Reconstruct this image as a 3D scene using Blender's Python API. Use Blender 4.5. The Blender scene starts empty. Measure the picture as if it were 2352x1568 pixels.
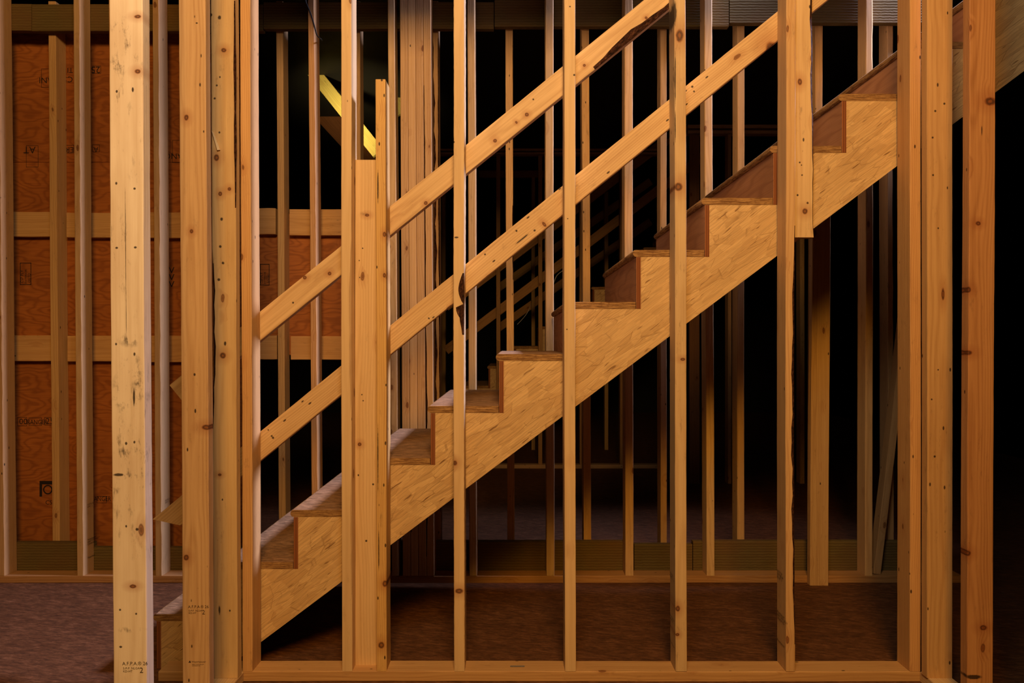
import bpy, bmesh, math, random
from mathutils import Vector, Matrix
random.seed(7)
C = bpy.context.scene.collection
F, CX, CY, H = 1620.0, 1176.0, 784.0, 1.26      # focal length (px of a 2352 px wide frame), centre, eye height

def WX(px, Y): return (px - CX) / F * Y
def WZ(py, Y): return H - (py - CY) / F * Y

# ------------------------------------------------------------------ materials
class N:
    def __init__(s, name):
        s.m = bpy.data.materials.new(name); s.m.use_nodes = True
        s.t = s.m.node_tree; s.t.nodes.clear()
        s.out = s.n('ShaderNodeOutputMaterial'); s.b = s.n('ShaderNodeBsdfPrincipled')
        s.t.links.new(s.b.outputs[0], s.out.inputs[0])
        s.oc = s.n('ShaderNodeTexCoord').outputs['Object']; s.oi = s.n('ShaderNodeObjectInfo')
    def n(s, k, **a):
        x = s.t.nodes.new(k)
        for p, v in a.items(): setattr(x, p, v)
        return x
    def s_(s, node, i, v):
        if v is None: return
        if hasattr(v, 'links') or isinstance(v, bpy.types.NodeSocket): s.t.links.new(v, node.inputs[i])
        else: node.inputs[i].default_value = v
    def math(s, op, a, b=None, c=None, clamp=False):
        x = s.n('ShaderNodeMath', operation=op, use_clamp=clamp); s.s_(x, 0, a); s.s_(x, 1, b); s.s_(x, 2, c); return x.outputs[0]
    def vm(s, op, a, b=None):
        x = s.n('ShaderNodeVectorMath', operation=op); s.s_(x, 0, a); s.s_(x, 1, b)
        return x.outputs['Value'] if op in ('LENGTH', 'DOT_PRODUCT', 'DISTANCE') else x.outputs[0]
    def mp(s, v, loc=(0,0,0), rot=(0,0,0), sc=(1,1,1)):
        x = s.n('ShaderNodeMapping'); s.s_(x, 0, v); x.inputs[1].default_value = loc; x.inputs[2].default_value = rot; x.inputs[3].default_value = sc
        return x.outputs[0]
    def noise(s, v, scale=1, detail=2, rough=.5, dist=0, w=None):
        x = s.n('ShaderNodeTexNoise'); s.s_(x, 'Vector', v); x.inputs['Scale'].default_value = scale
        x.inputs['Detail'].default_value = detail; x.inputs['Roughness'].default_value = rough; x.inputs['Distortion'].default_value = dist
        return x.outputs[0]
    def vor(s, v, scale=1, feature='F1', rnd=1):
        x = s.n('ShaderNodeTexVoronoi', feature=feature); s.s_(x, 'Vector', v); x.inputs['Scale'].default_value = scale
        x.inputs['Randomness'].default_value = rnd
        return x
    def ramp(s, f, pts):
        x = s.n('ShaderNodeValToRGB'); s.s_(x, 0, f); e = x.color_ramp.elements
        while len(e) < len(pts): e.new(.5)
        for i, (p, c) in enumerate(pts):
            e[i].position = p; e[i].color = (c if isinstance(c, tuple) else (c, c, c)) + (1,)
        return x.outputs[0]
    def mix(s, f, a, b, mode='MIX'):
        x = s.n('ShaderNodeMix', data_type='RGBA', blend_type=mode); s.s_(x, 0, f)
        for i, v in ((6, a), (7, b)):
            if isinstance(v, tuple): v = v + (1,)
            s.s_(x, i, v)
        return x.outputs[2]
    def sep(s, v):
        x = s.n('ShaderNodeSeparateXYZ'); s.s_(x, 0, v); return x.outputs
    def comb(s, a, b, c):
        x = s.n('ShaderNodeCombineXYZ'); s.s_(x, 0, a); s.s_(x, 1, b); s.s_(x, 2, c); return x.outputs[0]
    def bump(s, h, strength=.3, dist=.002):
        x = s.n('ShaderNodeBump'); x.inputs['Strength'].default_value = strength; x.inputs['Distance'].default_value = dist
        s.s_(x, 'Height', h); s.t.links.new(x.outputs[0], s.b.inputs['Normal'])
    def fin(s, col, rough=.7, spec=.25):
        s.s_(s.b, 'Base Color', col); s.s_(s.b, 'Roughness', rough); s.b.inputs['Specular IOR Level'].default_value = spec
        return s.m

def wood(name, light, dark, ring=150., knots=1., grime=.25, speck=1., contrast=.55, spots=()):
    n = N(name)
    rnd = n.oi.outputs['Random']
    off = n.comb(n.math('MULTIPLY', rnd, 31.7), n.math('MULTIPLY', rnd, 57.1), n.math('MULTIPLY', rnd, 91.3))
    p = n.vm('ADD', n.oc, off)
    x, y, z = n.sep(n.oc)
    # knots: cells stretched along the grain
    kv = n.vor(n.mp(n.vm('ADD', p, n.comb(n.math('MULTIPLY', n.noise(n.mp(n.oc, sc=(25, 25, 25)), 1, 2), .012), 0., 0.)), sc=(19, 19, 8.5)), 1)
    kd = kv.outputs['Distance']
    ksel = n.math('GREATER_THAN', n.sep(kv.outputs['Color'])[0], .93 - .09 * knots)
    kf = n.math('MULTIPLY', n.ramp(kd, [(0.0, 1.), (.13, .9), (.16, .0), (1, 0.)]), ksel)
    khalo = n.math('MULTIPLY', n.ramp(kd, [(0.0, 1.), (.45, 0.), (1, 0.)]), ksel)
    # growth rings round a pith that wanders along the board
    wob = n.noise(n.mp(p, sc=(2.2, 2.2, .8)), 1, 3, .55)
    ox = n.math('ADD', n.math('MULTIPLY', n.math('FRACT', n.math('MULTIPLY', rnd, 7.3)), .10), -.05)
    oy = n.math('ADD', n.math('MULTIPLY', n.math('FRACT', n.math('MULTIPLY', rnd, 3.9)), .09), .012)
    r = n.vm('LENGTH', n.comb(n.math('ADD', x, ox), n.math('ADD', y, oy), n.math('MULTIPLY', z, .0008)))
    r = n.math('ADD', r, n.math('MULTIPLY', wob, .07))
    r = n.math('ADD', r, n.math('MULTIPLY', khalo, .014))
    rings = n.math('SINE', n.math('MULTIPLY', r, 2 * math.pi * ring))
    rings = n.math('MULTIPLY_ADD', rings, .5, .5)
    rings = n.math('POWER', rings, 1.8)
    fine = n.noise(n.mp(p, sc=(190, 190, 4)), 1, 5, .7)
    band = n.noise(n.mp(p, sc=(30, 30, .9)), 1, 4, .6)
    f = n.math('ADD', n.math('MULTIPLY', rings, .42), n.math('MULTIPLY', n.math('SUBTRACT', fine, .45), 1.5))
    f = n.math('ADD', f, n.math('MULTIPLY', n.math('SUBTRACT', band, .42), 1.3), clamp=True)
    col = n.mix(n.math('MULTIPLY', f, contrast), light, dark)
    # mottling, grime
    mot = n.noise(n.mp(p, sc=(7, 7, 2.5)), 1, 4, .6)
    col = n.mix(n.ramp(mot, [(.42, 0.), (.8, grime * .6)]), col, (.30, .15, .06), 'MIX')
    g2 = n.noise(n.mp(p, sc=(60, 60, 16)), 1, 6, .75)
    col = n.mix(n.math('MULTIPLY', n.math('MULTIPLY', n.ramp(g2, [(.56, 0.), (.72, 1.)]), n.ramp(mot, [(.45, 0.), (.62, 1.)])), grime * 1.8, clamp=True), col, (.06, .035, .02))
    col = n.mix(n.math('MULTIPLY', khalo, .38), col, (.30, .10, .025))
    kin = n.math('MULTIPLY_ADD', n.math('SINE', n.math('MULTIPLY', kd, 90.)), .3, .6)
    col = n.mix(n.math('MULTIPLY', kf, .85), col, n.mix(kin, (.045, .018, .008), (.24, .08, .02)))
    # nail holes, staples
    sv = n.vor(n.mp(p, sc=(30, 30, 13)), 1)
    sf = n.math('MULTIPLY', n.ramp(sv.outputs['Distance'], [(0., 1.), (.075, 1.), (.11, 0.), (1, 0.)]),
                n.math('GREATER_THAN', n.sep(sv.outputs['Color'])[1], 1. - .40 * speck))
    col = n.mix(n.math('MULTIPLY', sf, .9), col, (.02, .01, .006))
    wig = n.math('MULTIPLY', n.math('SUBTRACT', n.noise(n.mp(n.oc, sc=(40, 40, 30)), 1, 4, .65), .5), 1.1)
    for (sx, sz, rx, rz, kind) in spots:
        dv = n.vm('LENGTH', n.comb(n.math('MULTIPLY', n.math('SUBTRACT', x, sx), 1 / rx), 0., n.math('MULTIPLY', n.math('SUBTRACT', z, sz), 1 / rz)))
        if kind == 'knot':
            col = n.mix(n.ramp(n.math('MULTIPLY', dv, .3), [(0., .55), (1., 0.)]), col, (.30, .10, .03))
            ring_ = n.math('MULTIPLY_ADD', n.math('SINE', n.math('MULTIPLY', n.math('ADD', dv, wig), 9.)), .4, .5)
            col = n.mix(n.ramp(n.math('ADD', dv, n.math('MULTIPLY', wig, .4)), [(.75, .9), (1., 0.)]), col, n.mix(ring_, (.04, .015, .008), (.26, .09, .025)))
        elif kind == 'stain':
            col = n.mix(n.math('MULTIPLY', n.ramp(dv, [(.2, 1.), (1., 0.)]), n.ramp(n.math('ADD', g2, wig), [(.50, 0.), (.72, .9)])), col, (.045, .032, .022))
        else:   # hole or split
            col = n.mix(n.ramp(n.math('ADD', dv, wig), [(.6, .92), (1., 0.)]), col, (.02, .011, .007))
    # object colour tints one piece against the next, and on some holds light falloff
    col = n.mix(1., col, n.oi.outputs['Color'], 'MULTIPLY')
    hgt = n.math('ADD', n.math('MULTIPLY', fine, .5), n.math('MULTIPLY', rings, .25))
    hgt = n.math('SUBTRACT', hgt, n.math('MULTIPLY', sf, 1.5))
    n.bump(hgt, .35, .0012)
    return n.fin(col, .68, .25)

BASE = dict(
    PINE=dict(light=(.62, .415, .205), dark=(.33, .165, .055), ring=120., contrast=.55, speck=.3),
    PALE=dict(light=(.68, .56, .40), dark=(.42, .28, .15), ring=90., grime=.55, speck=1.1, contrast=.45),
    SPRUCE=dict(light=(.58, .36, .165), dark=(.29, .13, .04), ring=150., contrast=.58, knots=1.2),
    KNOTTY=dict(light=(.62, .43, .22), dark=(.36, .19, .07), ring=110., knots=2.6, speck=1.6, grime=.3, contrast=.5),
    SMOOTH=dict(light=(.66, .45, .23), dark=(.42, .24, .09), ring=70., knots=.6, speck=.2, grime=.12, contrast=.38))
def marks(o, Y, base, specs, **kw):
    """give one piece its own knots, stains and splits; specs = (px, py, rx px, ry px, kind)"""
    bpy.context.view_layer.update(); k = Y / F; out = []
    for px, py, rx, ry, kind in specs:
        v = o.matrix_world.inverted() @ Vector((WX(px, Y), Y, WZ(py, Y)))
        out.append((v.x, v.z, rx * k, ry * k, kind))
    a = dict(BASE[base]); a.update(kw); a['spots'] = out
    o.data.materials[0] = wood('marked_' + base.lower(), **a)
PINE   = wood('pine', **BASE['PINE'])
PALE   = wood('pale_pine', **BASE['PALE'])
SPRUCE = wood('orange_spruce', **BASE['SPRUCE'])
KNOTTY = wood('knotty_pine', **BASE['KNOTTY'])
SMOOTH = wood('smooth_pine', **BASE['SMOOTH'])
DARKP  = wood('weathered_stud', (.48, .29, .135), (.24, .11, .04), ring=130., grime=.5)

def m_treated():
    n = N('treated_lumber')
    p = n.vm('ADD', n.oc, n.comb(n.math('MULTIPLY', n.oi.outputs['Random'], 20), 0., 0.))
    w = n.n('ShaderNodeTexWave', wave_type='BANDS', bands_direction='X'); n.s_(w, 'Vector', p)
    w.inputs['Scale'].default_value = 22; w.inputs['Distortion'].default_value = 2.2; w.inputs['Detail'].default_value = 3; w.inputs['Detail Scale'].default_value = 2.
    g = n.noise(n.mp(p, sc=(60, 60, 8)), 1, 6, .7)
    m = n.noise(n.mp(p, sc=(4, 4, 4)), 1, 3, .5)
    col = n.mix(n.math('MULTIPLY', w.outputs['Fac'], .55), (.15, .108, .038), (.075, .05, .018))
    col = n.mix(n.ramp(g, [(.4, 0.), (.75, .6)]), col, (.09, .055, .02))
    col = n.mix(n.ramp(m, [(.4, 0.), (.7, .4)]), col, (.17, .075, .03))
    n.bump(n.math('ADD', w.outputs['Fac'], g), .5, .002)
    return n.fin(col, .85, .15)
TREATED = m_treated()

def m_bark():
    n = N('bark')
    a = n.noise(n.mp(n.oc, sc=(90, 90, 50)), 1, 6, .75)
    b = n.vor(n.mp(n.oc, sc=(120, 120, 60)), 1).outputs['Distance']
    col = n.ramp(a, [(.35, (.012, .006, .004)), (.55, (.06, .022, .012)), (.72, (.20, .085, .04))])
    n.bump(n.math('ADD', a, b), 1., .006)
    return n.fin(col, .9, .1)
BARK = m_bark()

def m_osb(name, ang, base, axis='XZ', dark=1.):
    n = N(name)
    v = n.oc
    if axis == 'XZ': v = n.mp(n.oc, rot=(math.radians(90), 0, 0))   # -> x, -z... into the xy plane
    u = n.mp(v, rot=(0, 0, math.radians(ang)))
    wv = n.vm('ADD', u, n.vm('SCALE', n.noise(u, 9, 3, .6), None))
    warp = n.n('ShaderNodeVectorMath', operation='SCALE'); nz = n.n('ShaderNodeTexNoise'); n.s_(nz, 'Vector', u); nz.inputs['Scale'].default_value = 14; nz.inputs['Detail'].default_value = 3
    n.t.links.new(nz.outputs[1], warp.inputs[0]); warp.inputs[3].default_value = .010
    uw = n.vm('ADD', u, warp.outputs[0])
    c1 = n.vor(n.mp(uw, sc=(6, 36, 1.5)), 1)
    c2 = n.vor(n.mp(uw, loc=(3.3, 1.7, 0), rot=(0, 0, .5), sc=(8, 40, 1.5)), 1)
    c3 = n.vor(n.mp(uw, loc=(7.3, 4.7, 0), rot=(0, 0, -.45), sc=(7, 34, 1.5)), 1)
    pick = n.noise(n.mp(u, loc=(5, 5, 5)), 7, 2, .5)
    s1, s2, s3 = (n.sep(c.outputs['Color'])[0] for c in (c1, c2, c3))
    pk1 = n.ramp(pick, [(.44, 0.), (.46, 1.)]); pk2 = n.ramp(pick, [(.55, 0.), (.57, 1.)])
    cell = n.mix(pk2, n.mix(pk1, s1, s2), s3)
    # grain of the flakes, each layer turned its own way
    g1 = n.noise(n.mp(uw, sc=(6, 230, 1)), 1, 3, .6)
    g2 = n.noise(n.mp(uw, rot=(0, 0, .5), sc=(6, 230, 1)), 1, 3, .6)
    g3 = n.noise(n.mp(uw, rot=(0, 0, -.45), sc=(6, 220, 1)), 1, 3, .6)
    gr = n.mix(pk2, n.mix(pk1, g1, g2), g3)
    # edges between flakes
    e1 = n.vor(n.mp(uw, sc=(6, 36, 1.5)), 1, 'DISTANCE_TO_EDGE').outputs['Distance']
    e2 = n.vor(n.mp(uw, loc=(3.3, 1.7, 0), rot=(0, 0, .5), sc=(8, 40, 1.5)), 1, 'DISTANCE_TO_EDGE').outputs['Distance']
    edge = n.math('MAXIMUM', n.math('MULTIPLY', n.ramp(e1, [(0., 1.), (.035, 0.)]), n.math('GREATER_THAN', s1, .55)),
                  n.math('MULTIPLY', n.ramp(e2, [(0., 1.), (.035, 0.)]), n.math('GREATER_THAN', s2, .72)))
    sl = n.noise(n.mp(uw, rot=(0, 0, .2), sc=(11, 80, 1)), 1, 2, .5)
    slit = n.ramp(sl, [(.66, 0.), (.72, 1.)])
    lt = base; dk = tuple(c * k for c, k in zip(base, (.60, .50, .40)))
    col = n.mix(n.math('MULTIPLY', cell, .55), lt, dk)
    col = n.mix(n.math('MULTIPLY', n.ramp(gr, [(.38, 1.), (.6, 0.)]), .45), col, tuple(c * .45 for c in base))
    col = n.mix(n.math('MULTIPLY', edge, .35 * dark), col, tuple(c * k for c, k in zip(base, (.22, .16, .12))))
    col = n.mix(n.math('MULTIPLY', slit, .75 * dark), col, tuple(c * k for c, k in zip(base, (.22, .14, .08))))
    if axis == 'XY':
        gt = n.noise(n.mp(u, sc=(22, 70, 10)), 1, 7, .78)
        col = n.mix(n.ramp(gt, [(.40, .75), (.52, 0.)]), col, tuple(c * .35 for c in base))
        col = n.mix(n.ramp(gt, [(.54, 0.), (.70, .55)]), col, tuple(min(1, c * 1.9 + .02) for c in base))
    col = n.mix(1., col, n.oi.outputs['Color'], 'MULTIPLY')
    n.bump(n.math('SUBTRACT', n.math('ADD', n.math('MULTIPLY', cell, .6), n.math('MULTIPLY', gr, .5)), n.math('MULTIPLY', n.math('ADD', slit, edge), .6)), .45, .0018)
    return n.fin(col, .72, .25)
OSB    = m_osb('osb_stringer', 37, (.70, .455, .20))
TREAD  = m_osb('osb_tread', 8, (.34, .185, .09), 'XY')
def m_edge():
    n = N('osb_edge')
    a = n.noise(n.mp(n.oc, sc=(14, 14, 330)), 1, 4, .65, .3); b = n.noise(n.mp(n.oc, sc=(60, 60, 160)), 1, 4, .6)
    col = n.mix(n.ramp(a, [(.38, 0.), (.6, 1.)]), (.12, .05, .018), (.42, .235, .085))
    col = n.mix(n.ramp(b, [(.5, 0.), (.7, .7)]), col, (.12, .05, .02))
    n.bump(a, .6, .002)
    return n.fin(col, .85, .1)
TEDGE = m_edge()
FLOOR  = m_osb('osb_floor', 12, (.145, .056, .021), 'XY', .9)

def m_ply(name, base, dark, vert=False):
    n = N(name)
    v = n.mp(n.oc, rot=(math.radians(90), 0, 0)) if not vert else n.oc
    u = v
    a = n.noise(n.mp(u, sc=(2.6, 6, 1)), 1, 2.5, .5)
    w = n.math('SINE', n.math('MULTIPLY', a, 85.))
    w = n.math('POWER', n.math('MULTIPLY_ADD', w, .5, .5), 2.2)
    kn = n.vor(n.mp(u, sc=(3.2, 3.2, 3.2)), 1)
    kd = kn.outputs['Distance']
    ks = n.math('GREATER_THAN', n.sep(kn.outputs['Color'])[0], .55)
    w2 = n.math('MULTIPLY_ADD', n.math('SINE', n.math('MULTIPLY', n.math('ADD', kd, n.math('MULTIPLY', a, .3)), 110.)), .5, .5)
    near = n.math('MULTIPLY', n.ramp(kd, [(.12, 1.), (.30, 0.)]), ks)
    rings = n.math('ADD', n.math('MULTIPLY', w, n.math('SUBTRACT', 1., near)), n.math('MULTIPLY', w2, near), clamp=True)
    fine = n.noise(n.mp(u, sc=(8, 220, 1)), 1, 4, .6)
    m = n.noise(u, 2.3, 3, .6)
    col = n.mix(n.math('MULTIPLY', rings, .5), base, dark)
    col = n.mix(n.ramp(fine, [(.4, .35), (.6, 0.)]), col, dark)
    col = n.mix(n.ramp(m, [(.4, 0.), (.7, .35)]), col, tuple(c * .6 for c in dark))
    col = n.mix(n.math('MULTIPLY', n.ramp(kd, [(.0, 1.), (.035, .9), (.05, 0.)]), ks), col, (.035, .012, .008))
    n.bump(n.math('ADD', rings, fine), .15, .001)
    return n.fin(col, .6, .3)
PLY   = m_ply('sheathing_plywood', (.44, .145, .033), (.18, .045, .009))
RISER = m_ply('riser_plywood', (.46, .215, .095), (.26, .10, .04))

def m_plyedge():
    n = N('plywood_edge')
    x, y, z = n.sep(n.oc)
    s = n.math('SINE', n.math('MULTIPLY', n.math('ADD', x, n.math('MULTIPLY', n.noise(n.mp(n.oc, sc=(20, 20, 20)), 1, 2), .002)), 1050.))
    col = n.mix(n.math('MULTIPLY_ADD', s, .5, .5), (.34, .12, .04), (.07, .02, .009))
    return n.fin(col, .8, .1)
PLYEDGE = m_plyedge()

def plain(name, c, rough=.7, emit=0.):
    n = N(name)
    g = n.noise(n.oc, 40, 3, .5)
    n.fin(n.mix(n.math('MULTIPLY', g, .3), c, tuple(v * .6 for v in c)), rough, .3)
    if emit: n.b.inputs['Emission Color'].default_value = c + (1,); n.b.inputs['Emission Strength'].default_value = emit
    return n.m
INK = plain('stamp_ink', (.02, .012, .01)); CABLE = plain('black_cable_sheath', (.012, .012, .013), .45)
WIRE = plain('pale_wire', (.6, .58, .55), .5); STEEL = plain('nail_steel', (.12, .11, .11), .4)
DAY = plain('daylight_pane', (.80, .88, 1.), .5, 1.); FARDARK = plain('dark_far_wall', (.006, .005, .004))  # far wall near black: the unlit depth is put into its colour
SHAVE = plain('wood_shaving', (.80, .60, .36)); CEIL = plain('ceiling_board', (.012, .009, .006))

# ------------------------------------------------------------------ builders
def link(name, me, mats, parent=None):
    o = bpy.data.objects.new(name, me); C.objects.link(o)
    for m in (mats if isinstance(mats, (list, tuple)) else [mats]): me.materials.append(m)
    if parent: o.parent = parent
    return o
def tag(o, label=None, cat=None, group=None, kind=None):
    if label: o['label'] = label
    if cat: o['category'] = cat
    if group: o['group'] = group
    if kind: o['kind'] = kind
    return o

def frame(P0, P1, ydir=(0, 1, 0)):
    t = (Vector(P1) - Vector(P0)); L = t.length; t.normalize()
    y = Vector(ydir); y = (y - t * y.dot(t)).normalized(); x = y.cross(t)
    M = Matrix((x, y, t)).transposed().to_4x4(); M.translation = Vector(P0)
    return M, L

def board_mesh(w, d, L, r=.003, wane=None, bark_on=True, seg=None, bend=.0015, rough=.0004, plumb=None):
    """A sawn board: width w (x), depth d (y from 0), length L (z); eased edges, optional waney corners with bark.
    wane: {corner: [(z0, z1, size_x, size_y), ...]}, corners 0=front-left 1=front-right 2=back-right 3=back-left"""
    bm = bmesh.new(); rg = random.Random(int((w * 1e5 + d * 1e4 + L * 1e3)) + random.randrange(9999))
    seg = seg or max(4, int(L / .05)); ph = rg.random() * 6.28; ph2 = rg.random() * 6.28
    cor = [(-w / 2, 0, 1, 1), (w / 2, 0, -1, 1), (w / 2, d, -1, -1), (-w / 2, d, 1, -1)]
    rings = []; bark = []
    for i in range(seg + 1):
        z = L * i / seg; s = math.sin(math.pi * i / seg)
        ox = bend * math.sin(z * 1.9 + ph) * s; oy = bend * .5 * math.sin(z * 1.3 + ph2) * s
        ring = []; bk = set()
        for ci, (cx, cy, sx, sy) in enumerate(cor):
            ax = ay = r
            for (z0, z1, wx, wy) in (wane or {}).get(ci, []):
                if z0 <= z <= z1:
                    k = math.sin(math.pi * (z - z0) / (z1 - z0)) ** .45
                    j = 1 + .18 * math.sin(z * 23 + ci) + .12 * math.sin(z * 61 + ph)
                    ax = max(r, wx * k * j); ay = max(r, wy * k * j); bk.add(ci)
            ax = min(ax, w * .8); ay = min(ay, d * .8)
            a = (cx, cy + sy * ay); c = (cx + sx * ax, cy)
            b = (cx + sx * ax * .30, cy + sy * ay * .30)
            pts = [a, b, c] if ci in (0, 2) else [c, b, a]
            for (px, py) in pts:
                q = rg.uniform(-rough, rough)
                ring.append(bm.verts.new((px + ox + q, py + oy, z)))
        rings.append(ring); bark.append(bk)
    n = 12
    for i in range(seg):
        for j in range(n):
            f = bm.faces.new((rings[i][j], rings[i][(j + 1) % n], rings[i + 1][(j + 1) % n], rings[i + 1][j]))
            ci = j // 3
            if bark_on and j % 3 < 2 and ci in bark[i] and ci in bark[i + 1]: f.material_index = 1
    bm.faces.new(list(reversed(rings[0]))); bm.faces.new(rings[-1])
    if plumb:   # cut the ends of a sloping board plumb: shear them along the board
        for v in bm.verts:
            if v.co.z < L * .3: v.co.z += plumb * v.co.x * (1 - v.co.z / (L * .3))
    bmesh.ops.recalc_face_normals(bm, faces=bm.faces)
    me = bpy.data.meshes.new('board'); bm.to_mesh(me); bm.free()
    return me

def board(name, P0, P1, w, d, mat, label, cat='stud', group=None, tint=1., ydir=(0, 1, 0), parent=None, **kw):
    M, L = frame(P0, P1, ydir)
    o = link(name, board_mesh(w, d, L, **kw), [mat, BARK], parent)
    o.matrix_world = M
    t = tint if isinstance(tint, tuple) else (tint,) * 3
    o.color = t + (1,)
    return tag(o, label, cat, group)

def stud(Y, top, bot, label, mat=PINE, d=.089, zt=3.09, zb=.0385, ytop=0, ybot=1400, name='wall_stud', w=None, **kw):
    """top / bot: left and right edge of the front face where it crosses rows ytop and ybot"""
    z1, z0 = WZ(ytop, Y), WZ(ybot, Y)
    c1, c0 = (WX(top[0], Y) + WX(top[1], Y)) / 2, (WX(bot[0], Y) + WX(bot[1], Y)) / 2
    w = w or ((top[1] - top[0]) + (bot[1] - bot[0])) / 2 / F * Y
    s = (c1 - c0) / (z1 - z0)
    kw.setdefault('group', {2.613: 'studs of the near wall', 3.68: 'studs of the wall behind the stair', 3.815: 'studs of the second back wall', 1.85: 'flat studs of the left side wall', 1.889: 'flat studs of the left side wall',
        2.29: 'flat studs of the left side wall', 2.56: 'flat studs of the side walls', 2.36: 'flat studs of the side walls'}.get(Y, 'distant studs of the next unit' if Y > 5 else None))
    return board(name, (c0 + s * (zb - z0), Y, zb), (c0 + s * (zt - z0), Y, zt), w, d, mat, label, **kw)

def box(name, x0, x1, y0, y1, z0, z1, mats, label=None, cat=None, group=None, kind=None, parent=None, bev=.0015, mi=None):
    bm = bmesh.new(); bmesh.ops.create_cube(bm, size=1)
    for v in bm.verts: v.co = Vector(((v.co.x + .5) * (x1 - x0), (v.co.y + .5) * (y1 - y0), (v.co.z + .5) * (z1 - z0)))
    if bev: bmesh.ops.bevel(bm, geom=bm.edges[:], offset=bev, segments=1, affect='EDGES')
    if mi:
        for f in bm.faces: f.material_index = mi(f.normal)
    me = bpy.data.meshes.new(name); bm.to_mesh(me); bm.free()
    o = link(name, me, mats, parent); o.location = (x0, y0, z0)
    if parent: o.location -= parent.matrix_world.translation
    return tag(o, label, cat, group, kind)

def prism(name, pts, y0, y1, mat, parent=None, bev=0.):
    """a polygon in the XZ plane given a thickness in y"""
    bm = bmesh.new(); a = [bm.verts.new((x, y0, z)) for x, z in pts]; b = [bm.verts.new((x, y1, z)) for x, z in pts]
    bm.faces.new(a); bm.faces.new(list(reversed(b)))
    for i in range(len(pts)): bm.faces.new((a[i], b[i], b[(i + 1) % len(pts)], a[(i + 1) % len(pts)]))
    bmesh.ops.recalc_face_normals(bm, faces=bm.faces)
    me = bpy.data.meshes.new(name); bm.to_mesh(me); bm.free()
    return link(name, me, mat, parent)

def text_part(body, size, parent, lx, lz, ly=-.0006, rot=0., name='grade_stamp', label=None, flip=False, sx=1.):
    cu = bpy.data.curves.new(name, 'FONT'); cu.body = body; cu.size = size; cu.align_x = 'LEFT'; cu.space_line = .95; cu.resolution_u = 2
    tmp = bpy.data.objects.new('tmp', cu); C.objects.link(tmp)
    dg = bpy.context.evaluated_depsgraph_get(); me = bpy.data.meshes.new_from_object(tmp.evaluated_get(dg))
    bpy.data.objects.remove(tmp)
    me.materials.clear()
    o = link(name, me, INK, parent)
    o.rotation_euler = (math.pi / 2, rot, 0); o.location = (lx, ly, lz); o.scale = (sx * (-1 if flip else 1), 1, 1)
    if label: o['label'] = label
    return o
def ink_shape(polys, parent, lx, lz, ly=-.0006, name='printed_mark'):
    bm = bmesh.new()
    for p in polys: bm.faces.new([bm.verts.new((x, 0, z)) for x, z in p])
    me = bpy.data.meshes.new(name); bm.to_mesh(me); bm.free()
    o = link(name, me, INK, parent); o.location = (lx, ly, lz); return o
def rect(x0, z0, x1, z1): return [(x0, z0), (x1, z0), (x1, z1), (x0, z1)]
def box_outline(x0, z0, x1, z1, t=.0015):
    return [rect(x0, z0, x1, z0 + t), rect(x0, z1 - t, x1, z1), rect(x0, z0, x0 + t, z1), rect(x1 - t, z0, x1, z1)]

def stamp(parent, lx, lz, k=1., ly=-.0006):
    """the grade stamp printed on the framing lumber"""
    text_part('A.F.P.A.\u00ae 26', .0165 * k, parent, lx, lz, ly)
    text_part('S-P-F  NLGA\nKD-HT', .0105 * k, parent, lx + .002, lz - .014 * k, ly)
    text_part('2', .026 * k, parent, lx + .058 * k, lz - .026 * k, ly)
def mill(parent, lx, lz, k=1., ly=-.0006):
    ink_shape([[(0, 0), (.014 * k, 0), (.007 * k, .011 * k)]], parent, lx, lz, ly, 'mill_mark')
    text_part('Weyerhaeuser', .0125 * k, parent, lx + .016 * k, lz, ly, name='mill_name')
    text_part('DRAYTON VALLEY\nCANADA KD', .0075 * k, parent, lx + .018 * k, lz - .012 * k, ly, name='mill_name')

# ------------------------------------------------------------------ camera
cam = bpy.data.cameras.new('camera'); cam.sensor_width = 36; cam.lens = F / 2352 * 36; cam.clip_start = .05
co = bpy.data.objects.new('camera', cam); C.objects.link(co); co.location = (0, 0, H); co.rotation_euler = (math.pi / 2, 0, 0)
bpy.context.scene.camera = co

# ------------------------------------------------------------------ setting
box('floor', -4.5, 5.5, -3.2, 12.5, -.06, 0, FLOOR, kind='structure', bev=0)
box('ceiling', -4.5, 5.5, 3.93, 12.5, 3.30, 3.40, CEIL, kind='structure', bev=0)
box('light_blocker_upper', -4.5, 5.5, 3.93, 3.99, 3.40, 5.8, CEIL, kind='structure', bev=0)  # unseen wall, added to keep stair daylight out of the next unit
box('wall_back', -4.5, 5.5, 12.5, 12.56, 0, 4.5, FARDARK, kind='structure', bev=0)
box('light_blocker_near', -1.31, 5.5, 2.613, 2.70, 3.133, 5.2, CEIL, kind='structure', bev=0)  # unseen wall, added to keep stair daylight off the front studs
box('landing', 2.46, 5.5, 1.0, 3.925, 2.90, 2.99, CEIL, kind='structure', bev=0)
YW = 12.48
for i, (x0, x1, y0, y1) in enumerate(((1105.5, 1112, 503, 519), (1188, 1203, 500, 520))):
    box('window_%d' % (i + 1), WX(x0, YW), WX(x1, YW), YW - .02, YW + .015, WZ(y1, YW), WZ(y0, YW), DAY, kind='structure', bev=.01)

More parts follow.
